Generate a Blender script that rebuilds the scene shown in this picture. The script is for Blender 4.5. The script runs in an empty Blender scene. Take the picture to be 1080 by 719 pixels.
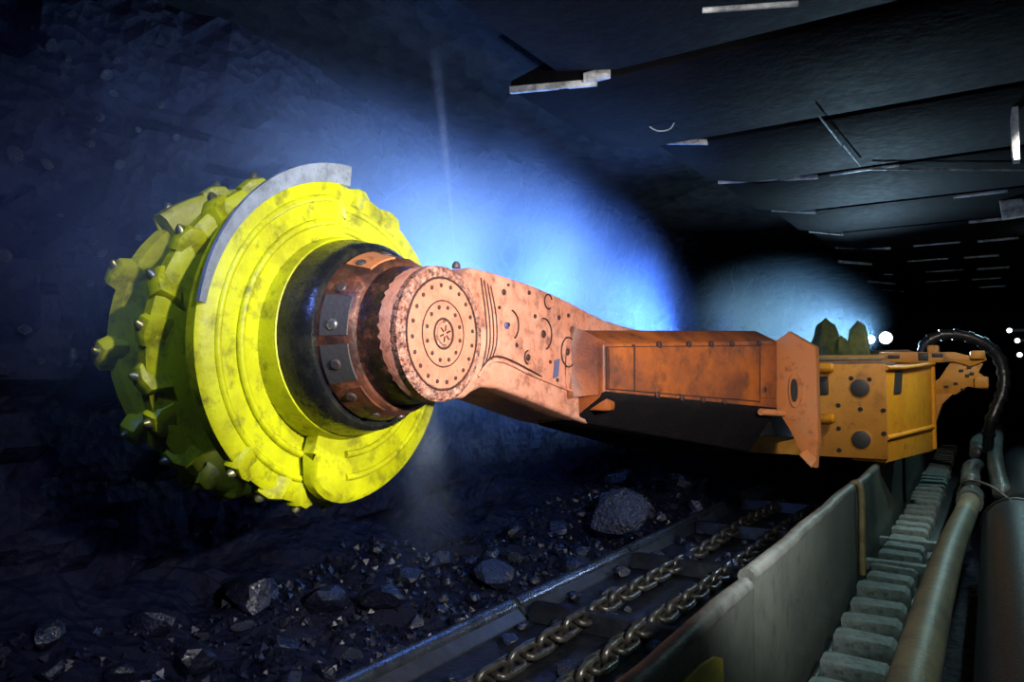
import bpy, bmesh, math, random
from mathutils import Vector, Matrix, noise, Euler

# ------------------------------------------------------------------ camera, world, lights, exposure
scene = bpy.context.scene
COL = scene.collection
R = math.radians
random.seed(7)

cam_data = bpy.data.cameras.new('camera')
cam = bpy.data.objects.new('camera', cam_data)
COL.objects.link(cam)
cam_data.sensor_fit = 'HORIZONTAL'
cam_data.sensor_width = 36.0
cam_data.lens = 26.0
cam_data.clip_end = 200
cam.location = (0, 0, 1.7)
cam.rotation_euler = (R(90 + 2.75), 0, R(32.9))
scene.camera = cam

world = bpy.data.worlds.new('mine_dark')
scene.world = world
world.use_nodes = True
world.node_tree.nodes['Background'].inputs[0].default_value = (0.25, 0.4, 1.0, 1)
world.node_tree.nodes['Background'].inputs[1].default_value = 0.006

scene.view_settings.view_transform = 'Standard'
scene.view_settings.look = 'None'
scene.view_settings.gamma = 1.0
scene.view_settings.use_curve_mapping = False
scene.view_settings.exposure = 0.0
scene.cycles.volume_bounces = 1
scene.cycles.max_bounces = 6

# lamps of the place and added fill lamps: (position, aim, colour, watts, spot angle, blend, lens radius)
LAMPS = [
    # work light on a support leg beside the photographer, on the ranging arm and drum
    ((0.62, 2.06, 2.15), (-2.0, 3.7, 1.85), (1.0, 0.95, 0.95), 660, 86, 0.7, 0.06),
    # added fill lamp under the canopy, brightening the drum
    ((0.25, 1.25, 3.36), (-2.9, 2.2, 1.9), (1.0, 0.96, 0.92), 300, 60, 0.8, 0.06),
    # added lamp along the canopy tips, to brighten their edge strips
    ((-1.2, 0.9, 3.25), (-1.5, 8.0, 3.5), (0.9, 0.95, 1.0), 150, 34, 0.6, 0.04),
    # further canopy lamps on the machine body and the walkway
    ((0.45, 5.6, 3.36), (-0.6, 8.2, 1.4), (1.0, 0.94, 0.82), 190, 62, 0.7, 0.06),
    ((0.5, 8.6, 3.36), (0.0, 6.6, 0.5), (0.55, 0.95, 1.0), 150, 80, 0.8, 0.06),
    ((0.55, 2.6, 3.36), (-0.55, 4.3, 0.5), (0.78, 1.0, 0.92), 85, 75, 0.8, 0.06),  # added greenish fill for the spill plate and rack
    ((0.5, 11.6, 3.36), (-0.6, 10.5, 1.0), (0.55, 0.95, 1.0), 110, 110, 0.8, 0.06),
    # added blue lamp standing for the ambient light on the coal face
    ((-1.6, 0.35, 3.36), (-4.0, 2.6, 1.3), (0.14, 0.25, 1.0), 130, 100, 0.9, 0.05),
]
BLUE = (0.16, 0.36, 1.0)

# ------------------------------------------------------------------ helpers
def tag(o, label=None, cat=None, group=None, kind=None):
    if label: o['label'] = label
    if cat: o['category'] = cat
    if group: o['group'] = group
    if kind: o['kind'] = kind
    return o

def empty(name, loc=(0, 0, 0), parent=None):
    o = bpy.data.objects.new(name, None)
    COL.objects.link(o)
    o.location = loc
    o.empty_display_size = 0.1
    if parent: o.parent = parent
    return o

def link_mesh(name, me, parent=None, loc=(0, 0, 0), rot=(0, 0, 0)):
    o = bpy.data.objects.new(name, me)
    COL.objects.link(o)
    o.location = loc
    o.rotation_euler = rot
    if parent: o.parent = parent
    return o

def finish(name, bm, mat, parent=None, smooth=None, loc=(0, 0, 0), rot=(0, 0, 0)):
    bmesh.ops.recalc_face_normals(bm, faces=bm.faces)
    me = bpy.data.meshes.new(name)
    bm.to_mesh(me)
    bm.free()
    me.materials.append(mat)
    if smooth is not None:
        me.polygons.foreach_set('use_smooth', [True] * len(me.polygons))
        if smooth < 180:
            me.set_sharp_from_angle(angle=R(smooth))
    me.update()
    return link_mesh(name, me, parent, loc, rot)

def box_into(bm, x0, x1, y0, y1, z0, z1, bev=0.0):
    r = bmesh.ops.create_cube(bm, size=1.0)
    vs = r['verts']
    for v in vs:
        v.co = Vector(((x0 + x1) / 2 + v.co.x * (x1 - x0), (y0 + y1) / 2 + v.co.y * (y1 - y0), (z0 + z1) / 2 + v.co.z * (z1 - z0)))
    if bev > 0:
        es = list({e for v in vs for e in v.link_edges})
        bmesh.ops.bevel(bm, geom=es, offset=bev, segments=2, profile=0.5, affect='EDGES')

def box(name, mat, x0, x1, y0, y1, z0, z1, parent=None, bev=0.006):
    bm = bmesh.new()
    box_into(bm, x0, x1, y0, y1, z0, z1, bev)
    return finish(name, bm, mat, parent, 35 if bev else None)

def prism_into(bm, base, vec, bev=0.0):
    """closed outline of 3D points pushed along vec"""
    vec = Vector(vec)
    a = [bm.verts.new(Vector(p)) for p in base]
    b = [bm.verts.new(Vector(p) + vec) for p in base]
    n = len(base)
    fs = [bm.faces.new(a), bm.faces.new(b[::-1])]
    for i in range(n):
        fs.append(bm.faces.new((a[i], b[i], b[(i + 1) % n], a[(i + 1) % n])))
    if bev > 0:
        bmesh.ops.recalc_face_normals(bm, faces=fs)
        es = list({e for f in fs[:2] for e in f.edges})
        bmesh.ops.bevel(bm, geom=es, offset=bev, segments=2, profile=0.5, affect='EDGES')

def prism(name, mat, base, vec, parent=None, bev=0.0, smooth=35):
    bm = bmesh.new()
    prism_into(bm, base, vec, bev)
    return finish(name, bm, mat, parent, smooth)

def ring_pts(c, axis, r, n, phase=0.0):
    axis = Vector(axis).normalized()
    up = Vector((0, 0, 1)) if abs(axis.z) < 0.9 else Vector((0, 1, 0))
    u = axis.cross(up).normalized()
    v = axis.cross(u).normalized()
    return [Vector(c) + (u * math.cos(phase + 2 * math.pi * i / n) + v * math.sin(phase + 2 * math.pi * i / n)) * r for i in range(n)]

def lathe_into(bm, origin, axis, prof, n=32, caps=True):
    """prof: list of (distance along axis, radius)"""
    axis = Vector(axis).normalized()
    rings = []
    for d, r in prof:
        rings.append([bm.verts.new(p) for p in ring_pts(Vector(origin) + axis * d, axis, max(r, 1e-4), n)])
    for a, b in zip(rings, rings[1:]):
        for i in range(n):
            bm.faces.new((a[i], a[(i + 1) % n], b[(i + 1) % n], b[i]))
    if caps:
        bm.faces.new(rings[0][::-1])
        bm.faces.new(rings[-1])

def lathe(name, mat, origin, axis, prof, parent=None, n=32, smooth=35, caps=True):
    bm = bmesh.new()
    lathe_into(bm, origin, axis, prof, n, caps)
    return finish(name, bm, mat, parent, smooth)

def tube_into(bm, pts, r, n=12, closed=False, radii=None):
    pts = [Vector(p) for p in pts]
    m = len(pts)
    rings = []
    prev = None
    for i, p in enumerate(pts):
        if closed:
            t = (pts[(i + 1) % m] - pts[i - 1]).normalized()
        else:
            t = (pts[min(i + 1, m - 1)] - pts[max(i - 1, 0)]).normalized()
        if prev is None:
            up = Vector((0, 0, 1)) if abs(t.z) < 0.9 else Vector((1, 0, 0))
            u = t.cross(up).normalized()
        else:
            u = (prev - t * prev.dot(t)).normalized()
        prev = u
        v = t.cross(u)
        rr = radii[i] if radii else r
        rings.append([bm.verts.new(p + (u * math.cos(2 * math.pi * k / n) + v * math.sin(2 * math.pi * k / n)) * rr) for k in range(n)])
    for i in range(m if closed else m - 1):
        a, b = rings[i], rings[(i + 1) % m]
        for k in range(n):
            bm.faces.new((a[k], a[(k + 1) % n], b[(k + 1) % n], b[k]))
    if not closed:
        bm.faces.new(rings[0][::-1])
        bm.faces.new(rings[-1])

def tube(name, mat, pts, r, parent=None, n=12, closed=False, radii=None, smooth=60):
    bm = bmesh.new()
    tube_into(bm, pts, r, n, closed, radii)
    return finish(name, bm, mat, parent, smooth)

def smooth_path(pts, per=8):
    """Catmull-Rom through the points"""
    P = [Vector(p) for p in pts]
    P = [P[0] * 2 - P[1]] + P + [P[-1] * 2 - P[-2]]
    out = []
    for i in range(1, len(P) - 2):
        a, b, c, d = P[i - 1], P[i], P[i + 1], P[i + 2]
        for k in range(per):
            t = k / per
            out.append(0.5 * ((2 * b) + (c - a) * t + (2 * a - 5 * b + 4 * c - d) * t * t + (3 * b - a - 3 * c + d) * t ** 3))
    out.append(P[-2])
    return out

def share(src, name, parent, loc, rot=(0, 0, 0), scale=(1, 1, 1)):
    o = src.copy()
    o.name = name
    COL.objects.link(o)
    o.parent = parent
    o.location = loc
    o.rotation_euler = rot
    o.scale = scale
    return o

# ------------------------------------------------------------------ materials
def new_mat(name):
    m = bpy.data.materials.new(name)
    m.use_nodes = True
    nt = m.node_tree
    return m, nt, nt.nodes['Principled BSDF']

def painted(name, base, rough=0.45, metal=0.0, second=None, amount=0.5, scale=3.0, third=None, third_amt=0.35,
            third_scale=14.0, bump=0.15, bump_scale=60.0, detail=8.0, spec=0.5, coat=0.0):
    """plain colour with patches of a second (wear, dust) and specks of a third (grime) colour, and fine relief"""
    m, nt, b = new_mat(name)
    N, L = nt.nodes, nt.links
    tc = N.new('ShaderNodeTexCoord')
    col = None
    rgb = N.new('ShaderNodeRGB'); rgb.outputs[0].default_value = (*base, 1)
    col = rgb.outputs[0]
    for c, amt, sc, off in ((second, amount, scale, 0.0), (third, third_amt, third_scale, 5.3)):
        if c is None: continue
        mp = N.new('ShaderNodeMapping'); mp.inputs['Location'].default_value = (off, off * 0.7, off * 1.3)
        L.new(tc.outputs['Object'], mp.inputs[0])
        nz = N.new('ShaderNodeTexNoise'); nz.inputs['Scale'].default_value = sc; nz.inputs['Detail'].default_value = detail
        nz.inputs['Roughness'].default_value = 0.68
        L.new(mp.outputs[0], nz.inputs['Vector'])
        rp = N.new('ShaderNodeValToRGB')
        e = 0.72 - 0.42 * amt
        rp.color_ramp.elements[0].position = max(0.02, e - 0.1)
        rp.color_ramp.elements[1].position = min(0.98, e + 0.12)
        L.new(nz.outputs[0], rp.inputs[0])
        mx = N.new('ShaderNodeMix'); mx.data_type = 'RGBA'
        L.new(rp.outputs[0], mx.inputs[0]); L.new(col, mx.inputs[6]); mx.inputs[7].default_value = (*c, 1)
        col = mx.outputs[2]
    L.new(col, b.inputs['Base Color'])
    b.inputs['Metallic'].default_value = metal
    b.inputs['Specular IOR Level'].default_value = spec
    if coat: b.inputs['Coat Weight'].default_value = coat
    n2 = N.new('ShaderNodeTexNoise'); n2.inputs['Scale'].default_value = bump_scale; n2.inputs['Detail'].default_value = 6
    L.new(tc.outputs['Object'], n2.inputs['Vector'])
    mr = N.new('ShaderNodeMapRange'); mr.inputs[3].default_value = max(0.05, rough - 0.12); mr.inputs[4].default_value = min(1, rough + 0.18)
    L.new(n2.outputs[0], mr.inputs[0]); L.new(mr.outputs[0], b.inputs['Roughness'])
    if bump > 0:
        bp = N.new('ShaderNodeBump'); bp.inputs['Strength'].default_value = bump; bp.inputs['Distance'].default_value = 0.02
        L.new(n2.outputs[0], bp.inputs['Height']); L.new(bp.outputs[0], b.inputs['Normal'])
    return m

def glowing(name, color, strength):
    m, nt, b = new_mat(name)
    b.inputs['Base Color'].default_value = (0.8, 0.8, 0.8, 1)
    b.inputs['Emission Color'].default_value = (*color, 1)
    b.inputs['Emission Strength'].default_value = strength
    return m

M = {}
M['yellow'] = painted('drum_yellow_paint', (0.62, 0.66, 0.004), 0.42, second=(0.40, 0.40, 0.006), amount=0.45, scale=3.0,
                      third=(0.09, 0.085, 0.01), third_amt=0.25, third_scale=9, bump=0.12, bump_scale=30)
M['pick_steel'] = painted('pick_steel', (0.30, 0.29, 0.25), 0.35, 0.8, second=(0.35, 0.36, 0.02), amount=0.5, scale=12, bump=0.1)
M['edge_steel'] = painted('worn_edge_steel', (0.36, 0.42, 0.48), 0.28, 0.2, second=(0.2, 0.23, 0.25), amount=0.5, scale=7, bump=0.1)
M['arm'] = painted('arm_lamp_tinted_paint', (0.58, 0.22, 0.125), 0.45, second=(0.66, 0.32, 0.21), amount=0.5, scale=3.2,  # the near lamp's salmon tint is put into the orange paint
                   third=(0.16, 0.055, 0.035), third_amt=0.33, third_scale=13, bump=0.18, bump_scale=45)
M['arm_rough'] = painted('hammered_rim', (0.50, 0.19, 0.11), 0.5, second=(0.65, 0.36, 0.25), amount=0.5, scale=26,
                         third=(0.06, 0.022, 0.018), third_amt=0.5, third_scale=42, bump=0.9, bump_scale=70)
M['cover'] = painted('cover_paint', (0.57, 0.235, 0.14), 0.42, second=(0.42, 0.165, 0.095), amount=0.45, scale=9,
                     third=(0.2, 0.08, 0.05), third_amt=0.15, third_scale=30, bump=0.08)
M['house'] = painted('housing_orange_paint', (0.42, 0.105, 0.014), 0.5, second=(0.17, 0.05, 0.022), amount=0.6, scale=2.2,
                     third=(0.05, 0.024, 0.018), third_amt=0.3, third_scale=6, bump=0.15)
M['plate'] = painted('hinge_plate_paint', (0.56, 0.185, 0.05), 0.45, second=(0.48, 0.2, 0.08), amount=0.5, scale=4,
                     third=(0.2, 0.06, 0.02), third_amt=0.2, third_scale=12, bump=0.12)
M['near_black'] = painted('near_black_matte', (0.008, 0.007, 0.008), 0.8, second=(0.016, 0.011, 0.009), amount=0.3, scale=6, bump=0.4, bump_scale=30, spec=0.1)
M['brown'] = painted('grimy_brown_paint', (0.17, 0.055, 0.025), 0.35, second=(0.035, 0.016, 0.012), amount=0.6, scale=5,
                     third=(0.36, 0.13, 0.06), third_amt=0.22, third_scale=8, bump=0.25, bump_scale=30)
M['darkneck'] = painted('soiled_dark_brown', (0.05, 0.02, 0.012), 0.35, second=(0.012, 0.008, 0.007), amount=0.6, scale=6, third=(0.2, 0.07, 0.035), third_amt=0.2, third_scale=9, bump=0.4, bump_scale=30)
M['blackring'] = painted('wet_black_rubber', (0.010, 0.011, 0.012), 0.22, second=(0.03, 0.03, 0.02), amount=0.35, scale=9, bump=0.25, bump_scale=25)
M['groove'] = painted('groove_dark', (0.05, 0.018, 0.012), 0.6, bump=0.1)
M['bolt'] = painted('bolt_steel', (0.13, 0.1, 0.09), 0.4, 0.6, bump=0.1)
M['boltbright'] = painted('bright_bolt_steel', (0.6, 0.58, 0.55), 0.25, 0.9, bump=0.05)
M['bodyy'] = painted('body_amber_paint', (0.62, 0.27, 0.03), 0.5, second=(0.52, 0.2, 0.025), amount=0.45, scale=3,
                     third=(0.16, 0.08, 0.03), third_amt=0.2, third_scale=8, bump=0.12)
M['bodybright'] = painted('body_bright_amber_paint', (0.78, 0.32, 0.012), 0.42, second=(0.66, 0.24, 0.012), amount=0.4, scale=4,
                          third=(0.2, 0.09, 0.02), third_amt=0.15, third_scale=9, bump=0.1)
M['deck'] = painted('dusty_deck', (0.14, 0.055, 0.03), 0.6, second=(0.2, 0.13, 0.09), amount=0.5, scale=5, bump=0.4, bump_scale=25)
M['hole'] = painted('hole_lining', (0.03, 0.028, 0.026), 0.5, bump=0.1)
M['plug'] = painted('grey_plug', (0.09, 0.085, 0.08), 0.45, 0.4, bump=0.15)
M['spill'] = painted('spill_plate_steel', (0.062, 0.074, 0.06), 0.5, 0.1, second=(0.045, 0.053, 0.046), amount=0.5, scale=2.2,
                     third=(0.03, 0.032, 0.03), third_amt=0.22, third_scale=10, bump=0.12, bump_scale=30)
M['lip'] = painted('worn_lip_steel', (0.12, 0.135, 0.12), 0.45, 0.0, second=(0.06, 0.065, 0.06), amount=0.5, scale=6, bump=0.2)
M['strap'] = painted('tan_strap', (0.30, 0.24, 0.11), 0.5, second=(0.15, 0.12, 0.06), amount=0.5, scale=8, bump=0.2)
M['tooth'] = painted('rack_tooth_steel', (0.23, 0.28, 0.265), 0.55, 0.1, second=(0.13, 0.16, 0.155), amount=0.5, scale=9,
                     third=(0.05, 0.06, 0.058), third_amt=0.3, third_scale=22, bump=0.35, bump_scale=30)
M['darksteel'] = painted('dark_steel', (0.022, 0.024, 0.026), 0.38, 0.3, second=(0.04, 0.042, 0.044), amount=0.4, scale=5, bump=0.3, bump_scale=20)
M['pan'] = painted('pan_steel', (0.012, 0.013, 0.016), 0.3, 0.4, second=(0.03, 0.032, 0.035), amount=0.35, scale=6, bump=0.4, bump_scale=20)
M['toe'] = painted('polished_toe_steel', (0.10, 0.12, 0.14), 0.22, 0.8, second=(0.04, 0.045, 0.05), amount=0.4, scale=6, bump=0.15)
M['chain'] = painted('chain_steel', (0.08, 0.076, 0.06), 0.28, 0.6, second=(0.03, 0.025, 0.02), amount=0.5, scale=14, bump=0.2)
M['hose'] = painted('dusty_hose', (0.24, 0.20, 0.115), 0.45, second=(0.12, 0.115, 0.085), amount=0.5, scale=3,
                    third=(0.05, 0.05, 0.04), third_amt=0.2, third_scale=9, bump=0.15)
M['greyhose'] = painted('wet_grey_hose', (0.10, 0.12, 0.115), 0.28, second=(0.05, 0.06, 0.06), amount=0.5, scale=4, bump=0.2)
M['blackhose'] = painted('black_hose', (0.010, 0.011, 0.014), 0.3, bump=0.2, bump_scale=30)
M['duct'] = painted('dark_duct', (0.007, 0.010, 0.016), 0.4, second=(0.011, 0.015, 0.022), amount=0.4, scale=3, bump=0.15, spec=0.3)
M['canopy'] = painted('canopy_steel', (0.003, 0.003, 0.004), 0.7, 0.0, second=(0.006, 0.006, 0.007), amount=0.4, scale=2.0, bump=0.3, bump_scale=15, spec=0.03)
M['strip'] = painted('bare_and_glint_steel', (0.55, 0.55, 0.53), 0.4, 0.0, second=(0.12, 0.12, 0.12), amount=0.55, scale=7, bump=0.2)  # pale tone carries the canopy edge glints; bare rods share it
M['chrome'] = painted('leg_chrome', (0.3, 0.32, 0.33), 0.2, 0.9, bump=0.05)
M['olive'] = painted('olive_cloth', (0.17, 0.19, 0.05), 0.8, second=(0.06, 0.085, 0.04), amount=0.5, scale=6, bump=0.4, bump_scale=15)
M['yellowplate'] = painted('yellow_marker_paint', (0.5, 0.44, 0.03), 0.5, second=(0.3, 0.27, 0.05), amount=0.4, scale=8, bump=0.1)
M['lamp_housing'] = painted('lamp_housing', (0.05, 0.05, 0.055), 0.4, 0.4, bump=0.1)
M['lens'] = glowing('lamp_lens', (0.85, 0.93, 1.0), 12.0)
M['lens_blue'] = glowing('lamp_lens_blue', (0.35, 0.55, 1.0), 15.0)

def coal_mat(name, base=(0.011, 0.012, 0.016), rough=0.3, bs=14.0, st=0.6, spec=0.4):
    m, nt, b = new_mat(name)
    N, L = nt.nodes, nt.links
    tc = N.new('ShaderNodeTexCoord')
    vo = N.new('ShaderNodeTexVoronoi'); vo.inputs['Scale'].default_value = bs
    nz = N.new('ShaderNodeTexNoise'); nz.inputs['Scale'].default_value = bs * 0.7; nz.inputs['Detail'].default_value = 9
    nz.inputs['Roughness'].default_value = 0.7
    L.new(tc.outputs['Object'], vo.inputs['Vector']); L.new(tc.outputs['Object'], nz.inputs['Vector'])
    ad = N.new('ShaderNodeMath'); ad.operation = 'ADD'
    L.new(vo.outputs['Distance'], ad.inputs[0]); L.new(nz.outputs[0], ad.inputs[1])
    bp = N.new('ShaderNodeBump'); bp.inputs['Strength'].default_value = st; bp.inputs['Distance'].default_value = 0.05
    L.new(ad.outputs[0], bp.inputs['Height']); L.new(bp.outputs[0], b.inputs['Normal'])
    mx = N.new('ShaderNodeMix'); mx.data_type = 'RGBA'
    L.new(nz.outputs[0], mx.inputs[0])
    mx.inputs[6].default_value = (base[0] * 0.6, base[1] * 0.6, base[2] * 0.6, 1)
    mx.inputs[7].default_value = (base[0] * 1.6, base[1] * 1.6, base[2] * 1.6, 1)
    L.new(mx.outputs[2], b.inputs['Base Color'])
    mr = N.new('ShaderNodeMapRange'); mr.inputs[1].default_value = 0.3; mr.inputs[2].default_value = 0.7
    mr.inputs[3].default_value = max(0.08, rough - 0.15); mr.inputs[4].default_value = rough + 0.3
    L.new(nz.outputs[0], mr.inputs[0]); L.new(mr.outputs[0], b.inputs['Roughness'])
    b.inputs['Specular IOR Level'].default_value = spec
    return m
M['coal'] = coal_mat('wet_coal', (0.004, 0.005, 0.013), 0.4, spec=0.07)
M['coal_lump'] = coal_mat('glossy_coal_lump', (0.004, 0.005, 0.012), 0.3, 7.0, 0.22, 0.45)
M['coal_glint'] = coal_mat('glint_toned_coal', (0.03, 0.034, 0.05), 0.2, 11.0, 0.9, 0.7)  # paler base colour stands for glints on the coal
M['roofrock'] = coal_mat('roof_rock', (0.006, 0.006, 0.008), 0.6, 5.0, 0.6, 0.05)

def mist_mat(name, density, color=(0.55, 0.7, 1.0), scale=0.9, power=1.3, thr=0.35, aniso=0.0, axis_falloff=None):
    """scattering mist: dense in the middle of its cloud, thinning to nothing at its border"""
    m = bpy.data.materials.new(name)
    m.use_nodes = True
    nt = m.node_tree; N, L = nt.nodes, nt.links
    N.clear()
    out = N.new('ShaderNodeOutputMaterial')
    sc = N.new('ShaderNodeVolumeScatter')
    sc.inputs['Color'].default_value = (*color, 1)  # bluish scatter colour carries part of the blue light
    sc.inputs['Anisotropy'].default_value = aniso
    L.new(sc.outputs[0], out.inputs['Volume'])
    tc = N.new('ShaderNodeTexCoord')
    ln = N.new('ShaderNodeVectorMath'); ln.operation = 'LENGTH'
    nz = N.new('ShaderNodeTexNoise'); nz.inputs['Scale'].default_value = scale; nz.inputs['Detail'].default_value = 4
    if axis_falloff == 'cone':
        # object space: apex at z = 0, cone opens along +z to z = 1, unit radius there
        sx = N.new('ShaderNodeSeparateXYZ'); L.new(tc.outputs['Object'], sx.inputs[0])
        cb = N.new('ShaderNodeCombineXYZ'); L.new(sx.outputs[0], cb.inputs[0]); L.new(sx.outputs[1], cb.inputs[1])
        L.new(cb.outputs[0], ln.inputs[0])
        dv = N.new('ShaderNodeMath'); dv.operation = 'DIVIDE'
        zz = N.new('ShaderNodeMath'); zz.operation = 'ADD'; zz.inputs[1].default_value = 0.03
        L.new(sx.outputs[2], zz.inputs[0])
        L.new(ln.outputs['Value'], dv.inputs[0]); L.new(zz.outputs[0], dv.inputs[1])
        rad = dv.outputs[0]
        zf = N.new('ShaderNodeMapRange'); zf.inputs[1].default_value = 0.0; zf.inputs[2].default_value = 1.0
        zf.inputs[3].default_value = 1.0; zf.inputs[4].default_value = 0.0
        L.new(sx.outputs[2], zf.inputs[0])
        den = N.new('ShaderNodeMath'); den.operation = 'ADD'; den.inputs[1].default_value = 0.06
        L.new(sx.outputs[2], den.inputs[0])
        qq = N.new('ShaderNodeMath'); qq.operation = 'DIVIDE'
        L.new(zf.outputs[0], qq.inputs[0]); L.new(den.outputs[0], qq.inputs[1])
        q2 = N.new('ShaderNodeMath'); q2.operation = 'MULTIPLY'; q2.inputs[1].default_value = 0.3
        L.new(qq.outputs[0], q2.inputs[0])
        extra = q2.outputs[0]
    else:
        L.new(tc.outputs['Object'], ln.inputs[0])
        rad = ln.outputs['Value']
        extra = None
    geo = N.new('ShaderNodeNewGeometry')
    L.new(geo.outputs['Position'], nz.inputs['Vector'])
    fo = N.new('ShaderNodeMapRange'); fo.interpolation_type = 'SMOOTHSTEP'
    fo.inputs[1].default_value = 0.15; fo.inputs[2].default_value = 0.97; fo.inputs[3].default_value = 1.0; fo.inputs[4].default_value = 0.0
    L.new(rad, fo.inputs[0])
    pw = N.new('ShaderNodeMath'); pw.operation = 'POWER'; pw.inputs[1].default_value = power
    L.new(fo.outputs[0], pw.inputs[0])
    nr = N.new('ShaderNodeMapRange'); nr.inputs[1].default_value = thr; nr.inputs[2].default_value = 0.68
    nr.inputs[3].default_value = 0.15; nr.inputs[4].default_value = 1.2
    L.new(nz.outputs[0], nr.inputs[0])
    mu = N.new('ShaderNodeMath'); mu.operation = 'MULTIPLY'
    L.new(pw.outputs[0], mu.inputs[0]); L.new(nr.outputs[0], mu.inputs[1])
    last = mu.outputs[0]
    if extra is not None:
        m2 = N.new('ShaderNodeMath'); m2.operation = 'MULTIPLY'
        L.new(last, m2.inputs[0]); L.new(extra, m2.inputs[1]); last = m2.outputs[0]
    m3 = N.new('ShaderNodeMath'); m3.operation = 'MULTIPLY'; m3.inputs[1].default_value = density
    L.new(last, m3.inputs[0]); L.new(m3.outputs[0], sc.inputs['Density'])
    return m

# ------------------------------------------------------------------ the setting: coal face, floor, roof, ends
def fbm(x, y, z, s):
    return noise.fractal(Vector((x * s, y * s, z * s)), 0.9, 2.0, 4)

def facet(p, s):
    d, pts = noise.voronoi(Vector(p) * s)
    c = pts[0]
    return noise.noise(c * 3.7 + Vector((3.1, 7.7, 1.3))), d[1] - d[0], c

def face_x(y, z):
    f1, e1, _ = facet((0.0, y, z * 1.4), 1.1)
    f2, e2, c2 = facet((4.0, y, z * 1.3), 3.6)
    base = -4.15 + 0.18 * f1 + 0.12 * f2 + 0.10 * fbm(1.0, y, z, 0.7)
    return base + 0.15 * max(0.0, (z - 2.6))          # leans out a little at the roof

def floor_z(x, y):
    h = 0.02 + 0.04 * fbm(x, y, 0.0, 1.2)
    if x < -2.75:                                       # loose coal heaped against the face
        t = min(1.0, (-2.75 - x) / 1.5)
        h += 0.75 * t ** 1.25 * (0.8 + 0.35 * fbm(x, y, 2.0, 0.6))
        f, e, _ = facet((x, y, 0.0), 3.2)
        h += (0.10 * f + 0.03 * fbm(x, y, 5.0, 4.0)) * min(1.0, t * 4)
    return h

def grid_object(name, mat, us, vs, fn, kind='structure', label=None, cat=None):
    bm = bmesh.new()
    rows = [[bm.verts.new(fn(u, v)) for v in vs] for u in us]
    for a, b in zip(rows, rows[1:]):
        for i in range(len(vs) - 1):
            bm.faces.new((a[i], b[i], b[i + 1], a[i + 1]))
    me = bpy.data.meshes.new(name)
    bm.to_mesh(me); bm.free()
    me.materials.append(mat)
    o = link_mesh(name, me)
    tag(o, label, cat, None, kind)
    return o

def frange(a, b, s):
    n = int(round((b - a) / s))
    return [a + (b - a) * i / n for i in range(n + 1)]

wall = grid_object('wall_left', M['coal'], frange(-2.5, 12, 0.085) + frange(12.2, 26, 0.3), frange(-0.2, 4.0, 0.085),
                   lambda y, z: (face_x(y, z), y, z), label='freshly cut black coal face behind the yellow drum', cat='coal face')
floor = grid_object('floor', M['coal'], frange(-4.5, -2.6, 0.055) + frange(-2.4, 3.4, 0.3), frange(-2.5, 10, 0.075) + frange(10.2, 26, 0.35),
                    lambda x, y: (x, y, floor_z(x, y)), label='coal-strewn mine floor sloping up to the face', cat='floor')
ceiling = grid_object('ceiling', M['roofrock'], frange(-4.6, 3.4, 0.2), frange(-2.5, 26, 0.25),
                      lambda x, y: (x, y, 3.88 + 0.08 * fbm(x, y, 9.0, 0.8)), label='dark rock roof above the support canopies', cat='roof')
wall_b = grid_object('wall_back', M['roofrock'], frange(-4.6, 3.4, 0.3), frange(-0.2, 4.0, 0.3),
                     lambda x, z: (x, 25.5 + 0.3 * fbm(x, 1.0, z, 0.6), z), label='dark far end of the mine gallery', cat='wall')
wall_r = grid_object('wall_right', M['roofrock'], frange(-2.5, 26, 0.3), frange(-0.2, 4.0, 0.3),
                     lambda y, z: (3.2 + 0.3 * fbm(2.0, y, z, 0.6), y, z), label='dark caved rock behind the roof supports', cat='wall')

# ------------------------------------------------------------------ coal shearer: drum
DY, DZ = 2.55, 1.885                                   # axis of the drum (runs along x)
shearer = empty('coal_shearer', (-1.5, 7.0, 0.95))
tag(shearer, 'orange coal cutting machine with long ranging arm and big yellow spiral drum', 'shearer')
SHI = Matrix.Translation(shearer.location).inverted()
def under(o, p=shearer):
    """parent keeping the world placement"""
    o.parent = p
    o.matrix_parent_inverse = (Matrix.Translation(shearer.location)).inverted() if p is shearer else Matrix()
    return o

drum = lathe('cutting_drum', M['yellow'], (-2.53, DY, DZ), (-1, 0, 0),
             [(0.0, 0.45), (0.01, 0.472), (0.10, 0.49), (0.82, 0.49), (0.83, 0.46)], n=48)
drum['label'] = 'lime yellow spiral cutting drum'
under(drum)

X0, X1 = -2.64, -3.34
VANES = []
def vane_point(phi0, s, sweep, r, dx=0.0):
    a = phi0 + sweep * s
    return Vector((X0 + (X1 - X0) * s ** 2.2 + dx, DY + r * math.cos(a), DZ + r * math.sin(a)))

def vane_outer(s, blunt):
    r = 0.79
    if s < blunt: r = 0.60 + 0.19 * math.sqrt(max(0.0, 1 - (1 - s / blunt) ** 2))
    return r

def make_vane(phi0, sweep, blunt):
    bm = bmesh.new()
    n = 110
    rows = []
    for i in range(n + 1):
        s = i / n
        ro = vane_outer(s, blunt)
        ring = []
        prof = [(0.46, 0.035), (0.60, 0.042), (ro - 0.03, 0.055), (ro, 0.035), (ro, -0.02), (ro - 0.03, -0.03), (0.60, -0.03), (0.46, -0.035)]
        for r, dx in prof:
            ring.append(bm.verts.new(vane_point(phi0, s, sweep, min(r, ro), dx)))
        rows.append(ring)
    m = len(rows[0])
    for a, b in zip(rows, rows[1:]):
        for k in range(m):
            bm.faces.new((a[k], a[(k + 1) % m], b[(k + 1) % m], b[k]))
    bm.faces.new(rows[0][::-1]); bm.faces.new(rows[-1])
    v = finish('spiral_vane', bm, M['yellow'], drum, 40)
    return v

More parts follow.
